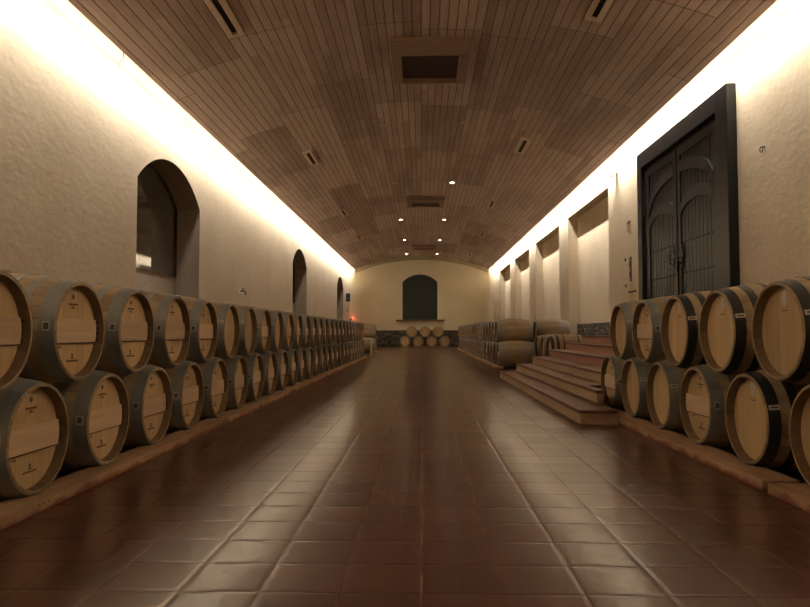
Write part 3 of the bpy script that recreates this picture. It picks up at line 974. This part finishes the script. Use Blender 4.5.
for k, (a0, a1) in enumerate(rf):
    rail(2.055, 2.28, a0, a1, 'wine stained timber under the %s barrels of the right foreground stack' % ('nearest', 'farther')[k], 'rails under the right foreground stack', face=-1)
    rail(2.98, 3.14, a0, min(a1, 7.25) if k else a1, 'wall side timber under the %s right foreground barrels' % ('nearest', 'farther')[k], 'back rails under the right foreground stack', marks=False)
rail(3.0 - 0.02, 3.14, 7.3, 8.28, 'short wall side timber beside the stairs', 'back rails under the right foreground stack', marks=False)
ra = [(17.2, 22.5), (22.54, 27.8), (27.84, 33.0), (33.04, 36.9)]
for k, (a0, a1) in enumerate(ra):
    rail(1.93, 2.12, a0, a1, 'timber under the long right stack, aisle side, %s from camera' % ORD[k], 'rails under the long right stack', face=-1, marks=False)
    rail(2.80, 2.95, a0, a1, 'timber under the long right stack, wall side, %s from camera' % ORD[k], 'back rails under the long right stack', marks=False)
rail(3.0, 3.10, 15.3, 17.8, 'tall timber under the raised barrels behind the stairs, aisle side', None, ZB, marks=False)
rail(3.85, 3.95, 15.3, 17.8, 'tall timber under the raised barrels behind the stairs, wall side', None, ZB, marks=False)
rail(3.25, 3.40, 18.4, 21.0, 'timber under the small stack by the right wall, aisle side', None, marks=False)
rail(4.12, 4.27, 18.4, 21.0, 'timber under the small stack by the right wall, wall side', None, marks=False)
rail(-2.22, -2.03, 29.8, 31.6, 'short timber under the far left stack, aisle side', None, marks=False)
rail(-3.06, -2.90, 29.8, 31.6, 'short timber under the far left stack, wall side', None, marks=False)
for nm, (a0, a1) in (('front', (41.22, 41.40)), ('rear', (42.06, 42.22))):
    b2 = newbm(); box(b2, -1.5, 1.75, 0, a1 - a0, 0, ZR, 0.006)
    tag(obj('barrel_rail', b2, M['rail'], None, (0, a0, 0)), '%s timber under the barrel pile below the far window' % nm, 'rail', None)

# ------------------------------------------------------------------ ceiling fittings
def slope(x): return -math.asin((x - xc) / R)      # roll about Y so that the piece follows the vault
vent_no = ['nearest', 'middle', 'farthest']
for k, (y0, y1) in enumerate(((10.80, 12.62), (23.7, 25.3), (37.0, 38.6))):
    x0, x1 = -0.52, 0.85
    e_ = tag(empty('ceiling_vent', ((x0 + x1) / 2, (y0 + y1) / 2, vault_h(0.15))), '%s large square framed vent hanging along the middle of the ceiling' % vent_no[k], 'vent', 'large vents along the ridge of the ceiling')
    hx, hy = (x1 - x0) / 2, (y1 - y0) / 2
    z0, z1 = -0.15, 0.0
    b2 = newbm()
    box(b2, -hx, hx, -hy, -hy + 0.44, z0, z1, 0.012)
    box(b2, -hx, hx, hy - 0.06, hy, z0 + 0.04, z1, 0.008)
    box(b2, -hx, -hx + 0.17, -hy + 0.44, hy - 0.10, z0, z1, 0.012)
    box(b2, hx - 0.17, hx, -hy + 0.44, hy - 0.10, z0, z1, 0.012)
    obj('vent_frame', b2, M['ventwood'], e_)
    b2 = newbm(); box(b2, -hx + 0.15, hx - 0.15, -hy + 0.42, hy - 0.08, -0.03, 0.0)
    obj('vent_panel', b2, M['ventpanel'], e_)
sv = [(-2.83, 9.2), (-2.88, 16.95), (-2.94, 24.7), (-2.97, 31.4), (-3.0, 39.6), (2.54, 9.0), (2.52, 16.3), (2.54, 23.7), (2.84, 30.6), (2.86, 38.8)]
for k, (x, y) in enumerate(sv):
    e_ = empty('ceiling_vent', (x, y, vault_h(x)))
    e_.rotation_euler = (0, -slope(x), 0)
    tag(e_, 'small slotted beige ceiling vent, %s in the %s line' % (ORD[k % 5], 'left' if x < 0 else 'right'), 'vent', 'small slotted vents in the ceiling')
    hl, hw = 0.62, 0.12
    b2 = newbm()
    box(b2, -hw, -hw + .075, -hl, hl, -0.06, 0.02, .006); box(b2, hw - .075, hw, -hl, hl, -0.06, 0.02, .006)
    box(b2, -hw + .075, hw - .075, -hl, -hl + .06, -0.06, 0.02, .006); box(b2, -hw + .075, hw - .075, hl - .06, hl, -0.06, 0.02, .006)
    obj('vent_frame', b2, M['ventlight'], e_)
    b2 = newbm(); box(b2, -hw + .07, hw - .07, -hl + .05, hl - .05, -0.02, 0.015)
    obj('vent_slot', b2, M['ventdark'], e_)
dls = [(-0.90, 15.4, 0), (1.02, 15.2, 0), (-0.9, 21.4, 0), (1.0, 21.4, 1), (-0.9, 28.5, 1), (1.0, 28.5, 1), (-0.9, 34.9, 1), (0.98, 34.9, 1), (-0.93, 41.1, 1), (0.97, 41.1, 1)]
rows_ = ['nearest', 'nearest', 'second', 'second', 'middle', 'middle', 'fourth', 'fourth', 'farthest', 'farthest']
for k, (x, y, on) in enumerate(dls):
    e_ = tag(empty('ceiling_light', (x, y, vault_h(x))), '%s round recessed ceiling light, %s row, %s one' % ('lit' if on else 'unlit', rows_[k], 'left' if x < 0 else 'right'), 'ceiling light', 'round lights recessed in the ceiling')
    b2 = newbm()
    pts = [(0.06, -0.004), (0.085, -0.012), (0.10, -0.002), (0.10, 0.004), (0.06, 0.004)]
    n = 24
    rings = [[b2.verts.new((r * math.cos(2 * PI * i / n), r * math.sin(2 * PI * i / n), z)) for i in range(n)] for r, z in pts]
    for q in range(len(rings)):
        A, B = rings[q], rings[(q + 1) % len(rings)]
        for i in range(n): b2.faces.new((A[i], A[(i + 1) % n], B[(i + 1) % n], B[i]))
    obj('rim', b2, M['ventlight'], e_, smooth=True)
    b2 = newbm(); cyl(b2, (0, 0), 'z', 0.066, -0.006, 0.002, 20)
    obj('bulb', b2, M['lamp'] if on else M['lampoff'], e_)
    if on:
        l = bpy.data.lights.new('downlight', 'SPOT'); l.energy = 90; l.color = (1, 0.85, 0.62); l.spot_size = math.radians(95); l.spot_blend = 0.8; l.shadow_soft_size = 0.05
        lo = bpy.data.objects.new('downlight', l); C.objects.link(lo); lo.parent = e_; lo.location = (0, 0, -0.03)

# ------------------------------------------------------------------ small things on the walls
# flood lamp on right wall
e_ = tag(empty('wall_lamp', (XW, 15.85, 4.80)), 'small white flood lamp high on the pilaster left of the door', 'lamp')
b2 = newbm(); box(b2, -0.05, 0, -0.05, 0.05, -0.05, 0.05, 0.008); obj('bracket', b2, M['plasticw'], e_)
b2 = newbm(); prism(b2, [(-0.05, 0.05), (-0.18, 0.03), (-0.18, -0.12), (-0.05, -0.08)], 'y', -0.10, 0.10); obj('lamp_head', b2, M['plasticw'], e_)
# switch plates
e_ = tag(empty('switch_plate', (XW, 14.9, 2.1)), 'tall narrow dark switch plate on the wall left of the door', 'switch')
b2 = newbm(); box(b2, -0.02, 0, -0.07, 0.07, 0, 0.55, 0.006); obj('plate', b2, M['steel'], e_)
b2 = newbm(); box(b2, -0.03, -0.02, -0.035, 0.035, 0.10, 0.20, 0.003); obj('switch', b2, M['iron'], e_)
b2 = newbm(); box(b2, -0.03, -0.02, -0.035, 0.035, 0.33, 0.43, 0.003); obj('switch', b2, M['iron'], e_)
b2 = newbm(); box(b2, -0.03, 0, -0.09, 0.09, -0.03, 0.03, 0.004)
tag(obj('wall_box', b2, M['steel'], None, (XW, 14.95, 3.43)), 'small brown junction box above the tall switch plate', 'box')
b2 = newbm(); box(b2, -0.03, 0, -0.22, 0.28, -0.015, 0.015, 0.003)
tag(obj('wall_bracket', b2, M['iron'], None, (XW, 14.75, 1.86)), 'thin dark horizontal bracket on the wall below the switch plate', 'bracket')
for zz, lb in ((2.62, 'upper small dark wall plug beside the tall switch plate'), (2.02, 'lower small dark wall plug beside the tall switch plate')):
    b2 = newbm(); cyl(b2, (0, 0), 'x', 0.03, -0.02, 0.0, 12)
    tag(obj('wall_plug', b2, M['iron'], None, (XW, 15.25, zz)), lb, 'plug')
# iron ring on the right wall
e_ = tag(empty('wall_ring', (XW, 9.05, 3.49)), 'small iron ring fixed to the plaster right of the door', 'ring')
b2 = newbm(); tube(b2, [(0.0, 0, 0), (-0.05, 0, 0)], 0.010); obj('pin', b2, M['iron'], e_)
b2 = newbm(); tube(b2, [(-0.05, 0.038 * math.sin(t * 2 * PI / 16), -0.035 + 0.038 * math.cos(t * 2 * PI / 16)) for t in range(17)], 0.007); obj('ring', b2, M['iron'], e_, smooth=True)
# tap on the left wall
e_ = tag(empty('wall_tap', (-XW, 16.9, 2.02)), 'small metal tap on the left wall between the first two niches', 'tap')
b2 = newbm(); tube(b2, [(0, 0, 0), (0.12, 0, 0), (0.16, 0, -0.03), (0.16, 0, -0.10)], 0.022); obj('spout', b2, M['steel'], e_, smooth=True)
b2 = newbm(); box(b2, 0.0, 0.02, -0.09, 0.09, -0.06, 0.06, 0.004); obj('back_plate', b2, M['plasticw'], e_)
b2 = newbm(); tube(b2, [(0.10, -0.09, 0.06), (0.10, 0.09, 0.06)], 0.012); tube(b2, [(0.10, 0, 0.0), (0.10, 0, 0.06)], 0.010); obj('tap_handle', b2, M['steel'], e_)
# black speaker and red beacon in the far left corner
e_ = tag(empty('wall_speaker', (-XW, 41.0, 2.86)), 'small black speaker on the left wall near the far corner', 'speaker')
b2 = newbm(); box(b2, 0.02, 0.24, -0.17, 0.17, 0, 0.50, 0.012); obj('cabinet', b2, M['frame'], e_)
b2 = newbm(); cyl(b2, (0.13, 0.17), 'y', 0.07, -0.18, -0.168, 16); obj('grille', b2, M['steel'], e_)
b2 = newbm(); box(b2, 0.0, 0.02, -0.05, 0.05, 0.15, 0.35); obj('mount', b2, M['iron'], e_)
b2 = newbm(); box(b2, 0, 0.04, -0.04, 0.04, 0, 0.10, 0.004)
tag(obj('wall_box', b2, M['steel'], None, (-XW, 41.6, 2.25)), 'tiny dark box on the left wall below the black speaker', 'box')
e_ = tag(empty('alarm_beacon', (-4.50, Y1, 1.80)), 'small glowing red alarm beacon on the far wall in the left corner', 'beacon')
b2 = newbm(); box(b2, -0.16, 0.0, -0.08, 0, -0.08, 0.08, 0.006); obj('beacon_base', b2, M['steel'], e_)
b2 = newbm(); bmesh.ops.create_uvsphere(b2, u_segments=14, v_segments=8, radius=0.065); obj('beacon_lens', b2, M['red'], e_, (0.02, -0.09, 0.06), smooth=True)
l = bpy.data.lights.new('beacon_glow', 'POINT'); l.energy = 1.6; l.color = (1, 0.12, 0.05); l.shadow_soft_size = 0.05
lo = bpy.data.objects.new('beacon_glow', l); C.objects.link(lo); lo.parent = e_; lo.location = (0.05, -0.25, 0.06)
# loose wire end hanging from the left vault edge
b2 = newbm(); tube(b2, [(0, 0, 0.03), (0.01, 0, -0.03), (-0.01, 0.02, -0.08), (-0.05, 0.02, -0.12), (-0.06, 0.03, -0.17)], 0.006)
tag(obj('loose_wire', b2, M['frame'], None, (EL - 0.005, 9.35, HE)), 'short loose wire hanging from the left edge of the ceiling', 'wire')
# pale little table in the gap of the left row
e_ = tag(empty('side_table', (-2.22, 27.0, 0)), 'small pale table standing in the gap of the left barrel row', 'table')
b2 = newbm(); box(b2, -0.20, 0.20, -0.25, 0.25, 0.62, 0.70, 0.008); obj('table_top', b2, M['pale'], e_)
for sx in (-1, 1):
    for sy in (-1, 1):
        b2 = newbm(); box(b2, sx * 0.17 - .025, sx * 0.17 + .025, sy * 0.21 - .025, sy * 0.21 + .025, 0, 0.62, 0.004)
        obj('leg', b2, M['pale'], e_)
